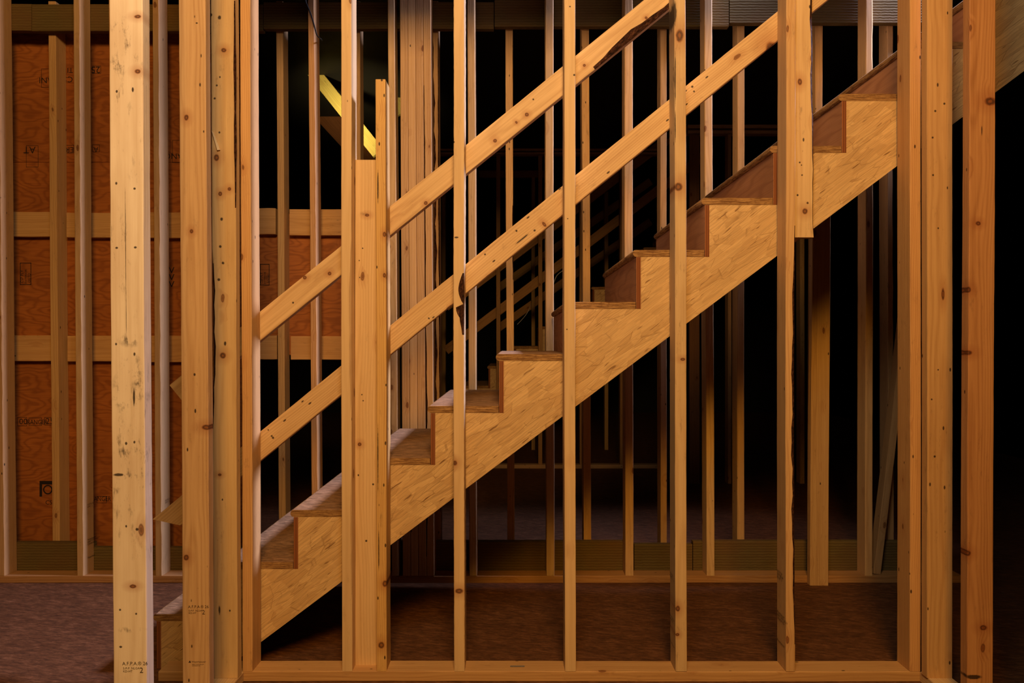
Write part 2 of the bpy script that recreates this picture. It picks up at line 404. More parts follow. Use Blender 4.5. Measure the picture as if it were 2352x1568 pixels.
# ------------------------------------------------------------------ near wall (front face 2.613 m from the lens)
Y1 = 2.613
board('bottom_plate', (-1.31, Y1, .019), (1.512, Y1, .019), .038, .089, SPRUCE, 'long bottom plate of the near wall, lying along the lower edge of the picture', 'plate', wane={2: [(1.6, 2.0, .012, .018)]}, tint=(.94, .86, .72))
board('top_plate', (-1.31, Y1, 3.112), (1.60, Y1, 3.112), .038, .089, PINE, 'top plate joining the heads of the near wall studs above the picture', 'plate')
E = stud(Y1, (552, 575), (556, 580), 'narrow orange near wall stud standing against the flat knotty stud at the left corner', SPRUCE, tint=(1.06, .98, .86))
f1 = stud(Y1, (782.4, 807), (785.8, 808.7), 'near wall stud with a wavy right edge, left of the short flat board', SMOOTH, bark_on=False, wane={1: [(.25, .75, .006, .02), (.95, 1.6, .008, .04)]})
f2 = stud(Y1, (861.8, 885), (864.8, 887.8), 'yellow short jack stud whose cut top ends in the open beside the flat board', SPRUCE, zt=WZ(182, Y1), tint=(1.14, 1.10, .8))
f3 = stud(Y1, (1041, 1066), (1043, 1067), 'near wall stud with a patch of dark bark halfway up, crossing both rails', SMOOTH, wane={1: [(1.235, 1.36, .016, .003), (1.30, 1.43, .030, .003), (1.36, 1.48, .017, .003)]}, seg=240)
f4 = stud(Y1, (1295.5, 1321), (1297.5, 1323), 'smooth clean near wall stud right of the bark patched one, at the picture middle', SMOOTH, r=.003)
f5 = stud(Y1, (1548, 1575), (1552, 1577.5), 'near wall stud with a long pitch seam and a big round knot at its top', KNOTTY)
f6 = stud(Y1, (1804, 1829), (1807, 1825), 'near wall stud with dark bark down its right edge, beside the hanging offcut', PINE, tint=(1., .92, .84), wane={1: [(.1, 1.66, .012, .010)]})
f8 = stud(Y1, (2091, 2116.5), (2090, 2115), 'last stud of the near wall, its grey brown left side showing, at the right corner', SPRUCE, tint=(1.0, .88, .74))  # tint also holds the falloff of light towards the right
# flat pieces set back in that wall
fb = board('flat_board', (-.5495, 2.6635, .0385), (-.5495, 2.6635, WZ(367, 2.664)), .0855, .038, SMOOTH, 'pale flat board between two near wall studs, its square top below the jack stud top', 'board', tint=(1.06, 1.04, 1.0))
off = board('hanging_offcut', (1.0995, 2.6635, WZ(545, 2.664)), (1.0995, 2.6635, 3.09), .085, .038, KNOTTY, 'wavy edged board nailed high behind a near wall stud, sawn off square over the stair', 'board', tint=(1.08, 1.06, 1.0),
            wane={1: [(.0, .30, .009, .03), (.22, 1.5, .014, .03)], 0: [(.02, .4, .008, .01)]})

# wall coming towards the lens on the left
board('bottom_plate', (-1.083, .60, .019), (-1.083, 2.611, .019), .038, .089, PINE, 'bottom plate running towards the viewer under the three flat studs on the left', 'plate', ydir=(1, 0, 0))
A = stud(1.85, (249, 328.5), (262, 336), 'widest and brightest flat stud, pale with black smudges and a long split', PALE, d=.038, ybot=1568, zt=3.15, tint=(1.16, 1.2, 1.38))
A2 = stud(1.889, (249, 328.5), (262, 336), 'brown stud doubled behind the widest pale stud', DARKP, d=.038, ybot=1568, zt=3.15, wane={2: [(.0, 1.3, .004, .006)]}, tint=(.85, .8, .8))
Cc = stud(2.29, (410, 473), (420, 480), 'smooth flat stud with one dark knot on its right edge, between brightest and knotty studs', PINE, d=.038, ybot=1568, zt=3.15, wane={1: [(1.02, 1.06, .006, .02)]}, tint=(.94, .90, .92))
D = stud(2.56, (484, 538), (490, 547), 'knotty flat stud with many black nail holes, in the left corner of the near wall', KNOTTY, d=.038, ybot=1550, zt=3.15, wane={0: [(.9, 1.55, .012, .02)], 1: [(1.7, 2.5, .006, .01)]}, tint=(1.0, .97, .9))
board('top_plate', (-1.083, .60, 3.17), (-1.083, 2.611, 3.17), .038, .089, PINE, 'top plate over the flat studs on the left, above the picture', 'plate', ydir=(1, 0, 0))
# wall coming towards the lens on the right
board('bottom_plate', (1.511, .60, .019), (1.511, 2.611, .019), .038, .089, PINE, 'bottom plate running towards the viewer in the lower right corner', 'plate', ydir=(1, 0, 0))
g1 = stud(2.56, (2130, 2189.5), (2130, 2187.5), 'wide flat fine grained stud at the right corner of the near wall', PINE, d=.038, ybot=1550, zt=3.15, tint=(.92, .80, .66))  # duller tint: light falloff on the right is put into the colour
g2 = stud(2.36, (2226.7, 2286.7), (2222, 2281), 'rightmost stud, reddish and flat with large knots, standing alone before the dark room', SPRUCE, d=.038, ybot=1568, zt=3.15, tint=(.80, .62, .50))  # reddish wood, darkened further by light falloff put into the tint
board('top_plate', (1.511, .60, 3.17), (1.511, 2.611, 3.17), .038, .089, PINE, 'top plate over the right hand flat studs, above the picture', 'plate', ydir=(1, 0, 0))

for yy in (1.95, 1.54, 1.13, .72):
    board('wall_stud', (1.556, yy, .0385), (1.556, yy, 3.15), .089, .038, PINE, 'stud of the right hand wall, outside the picture', 'stud', group='studs of the right hand wall outside the picture')
box('plywood_sheet', 1.603, 1.615, .60, 2.16, .005, 3.18, PLY, 'plywood sheet added outside the picture to shade the room on the right', 'plywood sheet')  # unseen sheet, added to stop lamp light reaching the room on the right

marks(A, 1.85, 'PALE', [(316, 38, 9, 5, 'knot'), (316, 164, 8, 6, 'knot'), (305, 206, 3, 6, 'hole'), (268, 210, 3, 4, 'hole'), (267, 421, 3, 4, 'hole'), (309, 433, 3, 3, 'hole'), (268, 569, 4, 3, 'hole'), (311, 568, 4, 3, 'hole'),
    (288.5, 560, .9, 150, 'split'), (290, 720, .8, 60, 'split'), (275, 60, 26, 30, 'stain'), (270, 150, 26, 30, 'stain'), (300, 780, 34, 20, 'stain'), (318, 890, 18, 62, 'stain'), (308, 910, 3, 26, 'split'), (280, 905, 28, 60, 'stain'),
    (295, 1036, 42, 10, 'stain'), (272, 1090, 14, 4, 'split'), (300, 1092, 42, 14, 'stain'), (300, 840, 30, 30, 'stain'), (309, 813, 3, 5, 'hole'), (267, 790, 3, 4, 'hole'), (290, 1018, 3, 4, 'hole'), (309, 1015, 3, 4, 'hole'),
    (290, 1208, 3, 4, 'hole'), (315, 1215, 4, 4, 'hole'), (277, 1485, 4, 3, 'hole'), (313, 1409, 3, 3, 'hole'), (276, 1400, 3, 3, 'hole'), (306, 1346, 9, 5, 'knot'), (300, 1446, 40, 8, 'stain')], knots=0.)
marks(Cc, 2.29, 'PINE', [(474, 981, 12, 7, 'knot'), (440, 531, 5, 6, 'knot'), (428, 1280, 7, 8, 'knot'), (428, 270, 6, 8, 'knot'), (447, 860, 3, 4, 'hole'), (452, 53, 3, 2, 'hole'), (462, 128, 1.5, 5, 'hole'), (468, 302, 2, 4, 'hole')], knots=0., contrast=.62)
marks(D, 2.56, 'KNOTTY', [(514, 115, 7, 6, 'knot'), (504, 40, 5, 6, 'hole'), (485, 34, 3, 4, 'hole'), (505, 177, 2.5, 3, 'hole'), (498, 196, 3, 3, 'hole'), (493, 226, 3, 3, 'hole'), (504, 304, 2.5, 3, 'hole'), (497, 362, 7, 9, 'knot'), (506, 445, 5, 6, 'knot'),
    (527, 434, 5, 5, 'knot'), (509, 503, 4, 5, 'hole'), (506, 566, 4, 4, 'hole'), (512, 604, 4, 4, 'hole'), (503, 642, 4, 4, 'hole'), (517, 789, 4, 6, 'hole'), (512, 816, 8, 8, 'knot'), (505, 1090, 5, 4, 'knot'), (511, 1147, 2, 3, 'hole'), (504, 1400, 3, 12, 'hole'), (528, 1402, 2, 3, 'hole')], knots=0.)
marks(fb, 2.6635, 'SMOOTH', [(843, 494, 6, 4, 'knot'), (836, 490, 12, 6, 'stain'), (833, 570, 2, 2, 'hole'), (825, 598, 1.6, 2, 'hole'), (826, 637, 1.6, 2, 'hole'), (831, 906, 2, 2, 'hole'), (826, 1020, 5, 5, 'knot'), (834, 920, 2, 2, 'hole'), (823, 1091, 2.5, 3, 'hole'), (841, 1242, 3, 3, 'hole'), (857, 1112, 3, 3, 'hole')], knots=0., contrast=.6, ring=100.)
marks(f2, Y1, 'SPRUCE', [(877, 184, 2.5, 3, 'hole'), (883, 538, 4, 7, 'knot'), (883, 632, 4, 6, 'knot'), (884, 1340, 7, 9, 'knot'), (876, 1481, 8, 9, 'knot'), (868, 1050, 1.5, 90, 'split'), (870, 1260, 1.5, 60, 'split'), (868, 430, 2, 40, 'split')], knots=0.)
marks(f3, Y1, 'SMOOTH', [(1045, 1063, 6, 7, 'knot'), (1042, 326, 2.5, 2.5, 'hole'), (1055, 1357, 11, 7, 'knot'), (1048, 545, 6, 2.5, 'split')], knots=.3)
marks(f4, Y1, 'SMOOTH', [(1309, 15, 2.5, 2, 'hole'), (1319, 172, 3, 3, 'hole'), (1304, 502, 2.5, 2, 'hole'), (1302, 756, 2, 2, 'hole')], knots=0.)
marks(f5, Y1, 'KNOTTY', [(1561, 82, 10, 17, 'knot'), (1551, 180, 1.6, 70, 'split'), (1550, 30, 5, 36, 'split'), (1558, 429, 11, 11, 'knot'), (1568, 825, 6, 4, 'knot'), (1557, 1397, 6, 8, 'knot'), (1556, 1457, 5, 4, 'knot'), (1540, 1130, 3, 3, 'hole'), (1551, 290, 1.2, 40, 'split')], knots=0.)
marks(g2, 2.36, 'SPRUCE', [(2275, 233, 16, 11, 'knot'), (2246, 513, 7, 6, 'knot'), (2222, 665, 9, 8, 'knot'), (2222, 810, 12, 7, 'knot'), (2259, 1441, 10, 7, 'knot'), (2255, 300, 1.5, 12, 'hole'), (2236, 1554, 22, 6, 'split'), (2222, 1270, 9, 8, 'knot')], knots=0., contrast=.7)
marks(g1, 2.56, 'PINE', [(2148, 255, 3, 3, 'hole'), (2169, 238, 3, 3, 'hole'), (2155, 524, 2.5, 3, 'hole'), (2166, 675, 4, 16, 'knot'), (2155, 849, 2, 2, 'hole'), (2140, 917, 2.5, 2.5, 'hole'), (2147, 1048, 3, 3, 'hole'), (2142, 316, 3, 3, 'hole'), (2143, 402, 3, 3, 'hole')], knots=0., contrast=.6)
marks(off, 2.6635, 'KNOTTY', [(1837, 188, 6, 9, 'knot'), (1837, 373, 2.5, 2.5, 'hole'), (1841, 379, 2, 2, 'hole'), (1842, 402, 2.5, 2.5, 'hole'), (1832, 448, 3, 3, 'hole'), (1855, 466, 3, 3, 'hole'), (1849, 485, 7, 8, 'knot')], knots=0.)
# stamps and marks
def on(o, px, py, Y):            # local x, z on the front face of a standing board
    v = o.matrix_world.inverted() @ Vector((WX(px, Y), Y, WZ(py, Y))); return v.x, v.z
bpy.context.view_layer.update()
for (o, px, py, Y, k) in ((A, 281, 1527, 1.85, .78), (Cc, 432, 1396, 2.29, .78)):
    lx, lz = on(o, px, py, Y); stamp(o, lx, lz, k)
lx, lz = on(Cc, 433, 1521, 2.29); mill(Cc, lx, lz, .62)
splinter = prism('wood_splinter', [(WX(486, 2.555), WZ(300, 2.555)), (WX(491, 2.555), WZ(306, 2.555)), (WX(505, 2.555), WZ(344, 2.555)), (WX(499, 2.555), WZ(345, 2.555))], 2.5545, 2.5595, SHAVE)
tag(splinter, 'pale splinter stuck to the knotty flat stud near its top', 'splinter')

# ------------------------------------------------------------------ sloping rails behind the near wall
YR = 2.7035
def rail(x0, y0, x1, slope, label, lowh=.0875, plumb=None, mat=SMOOTH, **kw):
    """x0,y0 = point of the upper edge at the left end"""
    y1 = y0 - slope * (x1 - x0)
    P0 = Vector((WX(x0, YR), YR, WZ(y0, YR))); P1 = Vector((WX(x1, YR), YR, WZ(y1, YR)))
    t = (P1 - P0).normalized(); nrm = Vector((t.z, 0, -t.x)) * (lowh / 2)     # towards the lower edge
    return board('sloping_rail', P0 + nrm, P1 + nrm, lowh, .038, mat, label, 'rail', 'sloping rails of the near stair', plumb=plumb, **kw)
r1 = rail(389, 884, 1640, .8115, 'upper sloping temporary rail, bark streaked along its lower edge near the top', wane={1: [(2.0, 2.5, .026, .004)]}, mat=PINE, tint=(1.1, 1.1, 1.1))
r2 = rail(366, 1179, 2110, .8125, 'lower sloping temporary rail, running long from the left foot to the upper right', plumb=.8, mat=PINE, tint=(1.08, 1.05, 1.0))

def rmarks(o, specs, **kw): marks(o, YR, 'PINE', specs, **kw)
rmarks(r1, [(978, 466, 5, 5, 'knot'), (1210, 263, 5, 5, 'knot'), (1137, 323, 5, 5, 'knot'), (1342, 150, 4, 4, 'knot'), (1484, 41, 4, 4, 'knot'), (1186, 281, 4, 3, 'knot'), (700, 637, 5, 5, 'knot'), (757, 628, 5, 5, 'knot'), (673, 695, 3, 3, 'hole'), (1225, 228, 2.5, 2.5, 'hole')], knots=0., contrast=.62)
rmarks(r2, [(1775, 112, 20, 16, 'knot'), (1590, 199, 3, 3, 'hole'), (1594, 210, 3, 3, 'hole'), (1186, 530, 3, 3, 'hole'), (1228, 529, 3, 3, 'hole'), (1200, 548, 2, 22, 'split'), (624, 1001, 3, 3, 'hole'), (627, 1005, 3, 3, 'hole'), (616, 987, 2, 2, 'hole'), (1250, 515, 8, 4, 'knot'), (1114, 584, 2.5, 2.5, 'hole'), (985, 731, 3, 2, 'hole')], knots=0., contrast=.62)

# ------------------------------------------------------------------ staircase
YN, YF = 2.742, 3.605
PN = 2.715
SX = lambda px: WX(px, PN)
SZ = lambda py: WZ(py, PN)
st = bpy.data.objects.new('staircase', None); C.objects.link(st); st.location = (SX(370), YN - .027, 0)
tag(st, 'nearest staircase of OSB and plywood rising from left to right behind the near wall studs', 'staircase')
bpy.context.view_layer.update()
K0, K1 = -2, 12
xk = lambda k: 685 + 157.4 * k
yk = lambda k: 1187 - 119.4 * k
prof = []
for k in range(K0, K1 + 1):
    prof += [(xk(k), yk(k)), (xk(k + 1), yk(k))]
low = lambda x: 1481 - .748 * (x - 590)
xe = xk(K1 + 1)
pts = [(xk(K0), 1536)] + prof + [(xe, low(xe)), (590 + (1481 - 1536) / .748, 1536)]
poly = [(SX(x) - st.location.x, SZ(y)) for x, y in pts]
def stringer(ya, yb):
    s = prism('stringer', poly, ya - st.location.y, yb - st.location.y, OSB, st); return s
stringer(PN, YN); stringer(YF, YF + .027)
TW = 16.2   # tread thickness in px at the near face
rt = SX(11) - SX(0); rgt = random.Random(3)
for k in range(K0, K1 + 1):
    # tread with a rounded nose: profile in xz, extruded over the whole width
    x0, x1 = SX(xk(k) - 18.5) - st.location.x, SX(xk(k + 1) - 11) - st.location.x - .0008
    z0 = SZ(yk(k)) + .0004; z1 = z0 + TW / F * PN; hh = (z1 - z0)
    pr = [(x1, z0), (x1, z1)]
    for a in range(7):
        th = math.pi / 2 + math.pi * a / 6
        pr.append((x0 + hh * .42 + math.cos(th) * hh * .42, (z0 + z1) / 2 + math.sin(th) * hh * .5))
    bm = bmesh.new(); ya, yb = PN - .0008 - st.location.y, YF + .0275 - st.location.y
    cols = [ya, ya + .004] + [ya + (yb - ya) * i / 6 for i in range(1, 6)] + [yb]
    rr = []
    for c, yy in enumerate(cols):
        e = .0015 if c in (0, len(cols) - 1) else 0
        zc = (z0 + z1) / 2; xc = (x0 + x1) / 2
        rr.append([bm.verts.new((xc + (x - xc) * (1 - e * 4), yy, zc + (z - zc) * (1 - e * 25) + rgt.uniform(-.0002, .0002))) for x, z in pr])
    n = len(pr)
    for c in range(len(cols) - 1):
        for j in range(n):
            f = bm.faces.new((rr[c][j], rr[c][(j + 1) % n], rr[c + 1][(j + 1) % n], rr[c + 1][j]))
            if 2 <= j <= n - 2: f.material_index = 1; f.smooth = True
    bm.faces.new(rr[0]).material_index = 1; bm.faces.new(list(reversed(rr[-1]))).material_index = 1
    bmesh.ops.recalc_face_normals(bm, faces=bm.faces)
    me = bpy.data.meshes.new('tread'); bm.to_mesh(me); bm.free()
    t = link('tread', me, [TREAD, TEDGE], st)
    # riser
    zb = SZ(yk(k - 1)) if k > K0 else .0005
    xr0, xr1 = SX(xk(k) - 10.6) - st.location.x, SX(xk(k)) - st.location.x - .0006
    box('riser', xr0 + st.location.x, xr1 + st.location.x, PN - .0004, YF + .027, zb + .0005, SZ(yk(k)) - .0003, [RISER, PLYEDGE], parent=st, bev=.0008,
        mi=lambda nn: 1 if abs(nn.y) > .9 else 0)

# ------------------------------------------------------------------ rear wall of the stair (3.68 m)
Y2 = 3.68
board('bottom_plate', (-3.2, Y2, .019), (2.35, Y2, .019), .038, .089, SPRUCE, 'bottom plate of the wall behind the stair, along the far edge of the floor', 'plate', tint=(.74, .62, .50))
W2 = dict(ytop=0, ybot=1318, zt=3.6, d=.089)
stud(Y2, (-18, -1), (-5, 12), 'leftmost stud of the wall behind the stair, cut by the left picture edge', SPRUCE, bark_on=False, wane={1: [(-1, 5, .006, .024)]}, tint=(.85, .82, .8), **W2)
s1 = stud(Y2, (168, 184), (177, 193), 'leaning stud with a white rounded side, left of the brightest stud, before the plywood', PINE, bark_on=False, wane={1: [(-1, 5, .006, .024)]}, tint=(.85, .82, .8), **W2)
s2 = stud(Y2, (350, 366), (357, 373), 'rear stud with a white rounded mould spotted side, seen between the two wide left studs', PINE, bark_on=False, wane={1: [(-1, 5, .006, .024)]}, tint=(.85, .82, .8), **W2)
W2b = dict(W2, ybot=1120)
s4 = stud(Y2, (707, 722.5), (716, 731), 'rear stud with an almost white right side, black cable hanging across its head', SPRUCE, bark_on=False, wane={1: [(-1, 5, .005, .02)]}, tint=(1, .9, .85), **W2b)
stud(Y2, (890, 907), (898, 913), 'rear stud close behind the yellow jack stud, thin white right edge', PINE, r=.004, ytop=0, ybot=980, zt=3.6)
for i, (a, b, c, d_, lab) in enumerate(((918.5, 936, 923.5, 941, 'leftmost of the four rear studs packed into one post'), (936.4, 953.2, 941.4, 959, 'second from left in the packed rear post of four studs'),
                      (953.6, 971.4, 959.4, 977.5, 'third from left in the packed rear post, next to the bark line'), (971.8, 989.5, 978, 995.5, 'rightmost stud of the packed rear post, white right edge and bark on its left corner'))):
    stud(Y2, (a, b), (c, d_), lab, PINE if i != 1 else SMOOTH, ytop=0, ybot=980, zt=3.6, r=.0025, wane={0: [(1.2, 2.6, .006, .01), (.1, 1.4, .009, .02)]} if i == 3 else None,
         tint=(.92, .84, .78) if i != 2 else (.86, .78, .74), bend=.0, rough=.0002, d=.089)
stud(Y2, (1073, 1091), (1078, 1096), 'rear stud just right of the bark patched near stud', PINE, r=.005, **W2)
stud(Y2, (1252.5, 1271), (1255, 1274), 'rear stud with a thin bright right edge, left of the clean middle stud', PINE, r=.004, **W2)
stud(Y2, (1434.6, 1452.5), (1436, 1456), 'grey brown rear stud between the clean middle stud and the pitch seamed one', PINE, r=.004, tint=(1, .94, .9), **W2)
stud(Y2, (1618, 1635.5), (1623, 1642), 'bright rear stud with shaded left side, right of the pitch seamed near stud', PINE, r=.004, wane={2: [(0, 3, .004, .004)]}, tint=(1.1, 1.1, 1.1), **W2)
stud(Y2, (1989, 2006), (1987, 2004.5), 'rear stud with a splintered cream face above the stair, left of the right corner', PINE, r=.004, bark_on=False, wane={1: [(1.9, 3.3, .008, .012)]}, tint=(1.12, 1.02, .9), **W2)
bpy.context.view_layer.update()
def side_text(o, body, size, px, py, Y, side, y0=.03, tilt=0.):
    t = text_part(body, size, o, 0, on(o, px, py, Y)[1])
    w = max(v.co.x for v in o.data.vertices) + .0007
    t.rotation_euler = (math.pi / 2, tilt, side * math.pi / 2)
    t.location.x = side * w; t.location.y = y0 if side > 0 else .085
for py, b in ((1318, 'A.F.P.A 26\nS-P-F NLGA\nKD-HT  2'), (1412, 'Weyerhaeuser\nDRAYTON VALLEY\nCANADA KD'), (1478, 'Weyerhaeuser')):
    side_text(f6, b, .0125, 1795, py, 2.66, -1)
for py, b in ((1322, 'A.F.P.A 26\nKD-HT  2'), (1420, 'Weyerhaeuser\nCANADA'), (1480, 'Weyerhaeuser')):
    side_text(f5, b, .0125, 1545, py, 2.66, -1)
for py, b in ((1158, 'A.F.P.A 26\nS-P-F   2'), (1238, 'Weyerhaeuser\nDRAYTON VALLEY\nCANADA KD'), (1279, 'Weyerhaeuser')):
    side_text(s1, b, .013, 204, py, 3.74, 1)
side_text(s2, 'A.F.P.A 26\nS-P-F   2', .013, 382, 1148, 3.74, 1)
# post set on the floor in front of that wall
post = stud(3.641, (1866.5, 1907), (1861, 1905), 'flat post standing on the bare floor in front of the wall under the stair', SPRUCE, ytop=560, ybot=1148, zt=WZ(470, 3.641), zb=.0005, d=.038, name='floor_post', cat='post')
# leaning offcut
L1 = Vector((WX(2015, 3.70), 3.70, .0405)); L2 = Vector((WX(2084, 3.72), 3.72, WZ(720, 3.72)))
board('leaning_stud', L1, L2, .038, .060, SPRUCE, 'loose short stud leaning to the right on the rear plate at the right end', 'stud', tint=(.9, .85, .8))

# ------------------------------------------------------------------ treated blocking between the two back walls
YB = 3.7725
for (x0, x1, yb_, yt, lab) in ((-40, 72, 70, 10, 'short piece of treated blocking at the upper left corner'), (73.5, 604, 71, 10, 'treated blocking over the plywood at the upper left'),
                          (605.5, 1134, 66, 6, 'treated blocking above the packed post'), (1136, 1674, 61, 0, 'treated blocking above the middle studs'),
                          (1676, 2180, 53, -8, 'treated blocking at the upper right over the stair')):
    z0, z1 = WZ(yb_, YB), WZ(yb_, YB) + .143
    board('treated_blocking', (WX(x0, YB), YB, (z0 + z1) / 2), (WX(x1, YB), YB, (z0 + z1) / 2), z1 - z0, .038, TREATED, lab + ', greenish', 'blocking', 'upper treated blocking pieces')
for (x0, x1, yt, lab) in ((-60, 213, 1246, 'treated blocking at the foot of the plywood, left end'), (214, 700, 1257, 'treated blocking at the foot of the plywood, behind the wide left studs'),
                          (702, 1455, 1243, 'long treated blocking low behind the middle studs under the stair'), (1457, 1590, 1250, 'short treated blocking a little lower than its neighbours, behind the pitch seamed stud'),
                          (1592, 2140, 1243, 'treated blocking low at the right, behind the floor post')):
    z1 = WZ(yt, YB); z0 = .004
    board('treated_blocking', (WX(x0, YB), YB, (z0 + z1) / 2), (WX(x1, YB), YB, (z0 + z1) / 2), z1 - z0, .038, TREATED, lab, 'blocking', 'lower treated blocking pieces')
board('top_beam', (-3.2, 3.7725, 3.16), (2.3, 3.7725, 3.16), .11, .038, SPRUCE, 'reddish beam above the treated blocking, just inside the top picture edge', 'beam', tint=(.8, .6, .5))

# ------------------------------------------------------------------ second back wall (3.815 m)
Y3 = 3.815
W3 = dict(ytop=70, ybot=1243, zt=3.10, d=.089)
board('bottom_plate', (-3.2, Y3, .019), (2.35, Y3, .019), .038, .089, DARKP, 'bottom plate of the second back wall, hidden low behind the treated blocking', 'plate')
stud(Y3, (111, 127.5), (120, 137), 'stud of the second back wall standing directly against the plywood at far left', SPRUCE, **W3)
stud(Y3, (284, 301), (291, 308), 'stud of the second back wall behind the widest pale stud', DARKP, **W3)
stud(Y3, (458, 475), (464, 481), 'stud of the second back wall behind the knotty corner stud', DARKP, **W3)
stud(Y3, (562, 579), (567, 583), 'dark brown stud showing as a thin strip right of the orange corner stud', DARKP, tint=(.8, .7, .6), **W3)
stud(Y3, (634, 650), (641, 656), 'brown second back wall stud between the orange corner stud and the white sided one', SPRUCE, **W3)
stud(Y3, (809, 826.6), (814, 831), 'stud of the second back wall just above the short flat board', SPRUCE, **W3)
stud(Y3, (990, 1007), (996, 1012), 'bark covered stud right behind the packed post', DARKP, wane={0: [(.2, 3.0, .022, .02)], 1: [(.3, 2.9, .006, .01)]}, **W3)
stud(Y3, (1161, 1177.5), (1165, 1182), 'reddish stud of the second back wall between the two rails, black topped', SPRUCE, wane={1: [(1.55, 2.0, .005, .02)]}, **W3)
stud(Y3, (1335.5, 1353), (1341, 1358), 'stud of the second back wall just right of the clean middle stud', SPRUCE, tint=(1.06, 1.04, .95), **W3)
stud(Y3, (1516, 1532), (1518, 1531), 'stud of the second back wall half hidden by the pitch seamed near stud', SPRUCE, **W3)
stud(Y3, (1694, 1710), (1693.5, 1710), 'stud of the second back wall left of the bark edged near stud', SPRUCE, tint=(1.06, 1.04, .95), **W3)
stud(Y3, (1873, 1890), (1869, 1886), 'stud of the second back wall right of the hanging offcut', SPRUCE, tint=(1.06, 1.04, .95), **W3)
stud(Y3, (2038, 2052), (2040, 2054), 'bark edged second back wall stud next to the right corner', DARKP, wane={1: [(.1, 3.0, .006, .02)]}, **W3)
# flat blocks nailed between those studs, in front of the plywood
YK = 3.868
bl = [(30, 118, 486, 543, 'far left'), (152, 290, 488, 545, 'left of the brightest stud'), (318, 462, 487, 546, 'between the wide left studs'), (594, 634, 478, 538, 'just right of the orange corner stud'), (664, 812, 480, 540, 'crossed by the white sided stud')]
for x0, x1, ya, yb_, w in bl:
    board('wall_block', (WX(x0 + 1, YK), YK, (WZ(ya, YK) + WZ(yb_, YK)) / 2), (WX(x1 - 1, YK), YK, (WZ(ya, YK) + WZ(yb_, YK)) / 2), (yb_ - ya) / F * YK, .036, KNOTTY if x0 < 200 else PINE,
          'upper flat block nailed against the plywood, ' + w, 'block', 'flat blocks against the plywood', tint=(.95, .82, .7))
bl = [(30, 120, 770, 829, 'far left'), (154, 292, 771, 830, 'left of the brightest stud'), (320, 464, 771, 832, 'between the wide left studs'), (595, 637, 770, 825, 'just right of the orange corner stud'), (667, 813, 772, 826, 'crossed by the white sided stud')]
for x0, x1, ya, yb_, w in bl:
    board('wall_block', (WX(x0 + 1, YK), YK, (WZ(ya, YK) + WZ(yb_, YK)) / 2), (WX(x1 - 1, YK), YK, (WZ(ya, YK) + WZ(yb_, YK)) / 2), (yb_ - ya) / F * YK, .036, KNOTTY if x0 < 200 else PINE,
          'lower flat block nailed against the plywood, ' + w, 'block', 'flat blocks against the plywood', tint=(.95, .80, .68))
# plywood
YP = 3.9045
pl = box('plywood_sheet', WX(-60, YP), WX(560, YP), YP, YP + .012, WZ(372, YP), 3.02, PLY, 'upper plywood sheet behind the left studs, covered in printed marks', 'plywood sheet')
pl2 = box('plywood_sheet', WX(-60, YP), WX(560, YP), YP, YP + .012, .05, WZ(372.6, YP), PLY, 'lower plywood sheet with swirling grain behind the left studs', 'plywood sheet')
pl3 = box('plywood_sheet', WX(561, YP), WX(835, YP), YP, YP + .012, WZ(815, YP), WZ(490, YP), PLY, 'small orange plywood panel framed between the two rows of blocks', 'plywood sheet')
def pm(body, px, py, hpx, rot=0., flip=False, p=pl2, sx=1.):
    # text whose lower left corner is at px,py on the sheet
    text_part(body, hpx / F * YP * 1.38, p, WX(px, YP) - p.location.x, WZ(py, YP) - p.location.z, -.0008, rot, 'printed_mark', flip=flip, sx=sx)
def po(x0, y0, x1, y1, p=pl2, t=.002):
    ax, az = p.location.x, p.location.z
    ink_shape(box_outline(WX(x0, YP) - ax, WZ(y1, YP) - az, WX(x1, YP) - ax, WZ(y0, YP) - az, t), p, 0, 0, -.0008)
pm('00', 44, 974, 14); po(40, 958, 62, 978); pm('RANGER', 62, 974, 11, sx=.8); po(66, 959, 96, 977); pm('25', 105, 973, 14); po(102, 958, 122, 976)
pm('RANGER', 208, 1150, 11, sx=.8); po(222, 1139, 245, 1155)
pi = math.pi
pm('CSP', 168, 176, 14, pi, p=pl); pm('ANI', 122, 178, 14, pi, p=pl); po(95, 158, 135, 201, pl); pm('TI', 168, 156, 12, pi, p=pl); pm('25', 231, 153, 16, pi, p=pl); po(212, 151, 232, 169, pl)
pm('AT', 82, 337, 16, pi, p=pl); po(60, 334, 88, 384, pl); pm('ER', 170, 338, 13, pi, p=pl); po(150, 333, 170, 352, pl); pm('A', 226, 338, 12, pi, p=pl); po(212, 332, 229, 349, pl)
pm('RANGER', 432, 352, 14, pi, p=pl); po(396, 322, 440, 374, pl)
def sq(px0, py0, px1, py1, p):    # a square grade mark printed sideways
    po(px0, py0, px1, py1, p, .0035)
    w, h = px1 - px0, py1 - py0
    pm('CSP PLY', px0 + w * .30, py1 - 4, w * .26, -pi / 2, p=p, sx=.9); pm('EXTERIOR', px0 + w * .62, py1 - 3, w * .2, -pi / 2, p=p); pm('OSTD', px0 + w * .93, py1 - 5, w * .24, -pi / 2, p=p)
sq(46, 603, 72, 654, pl2); sq(597, 606, 619, 655, pl3)
ax, az = pl2.location.x, pl2.location.z
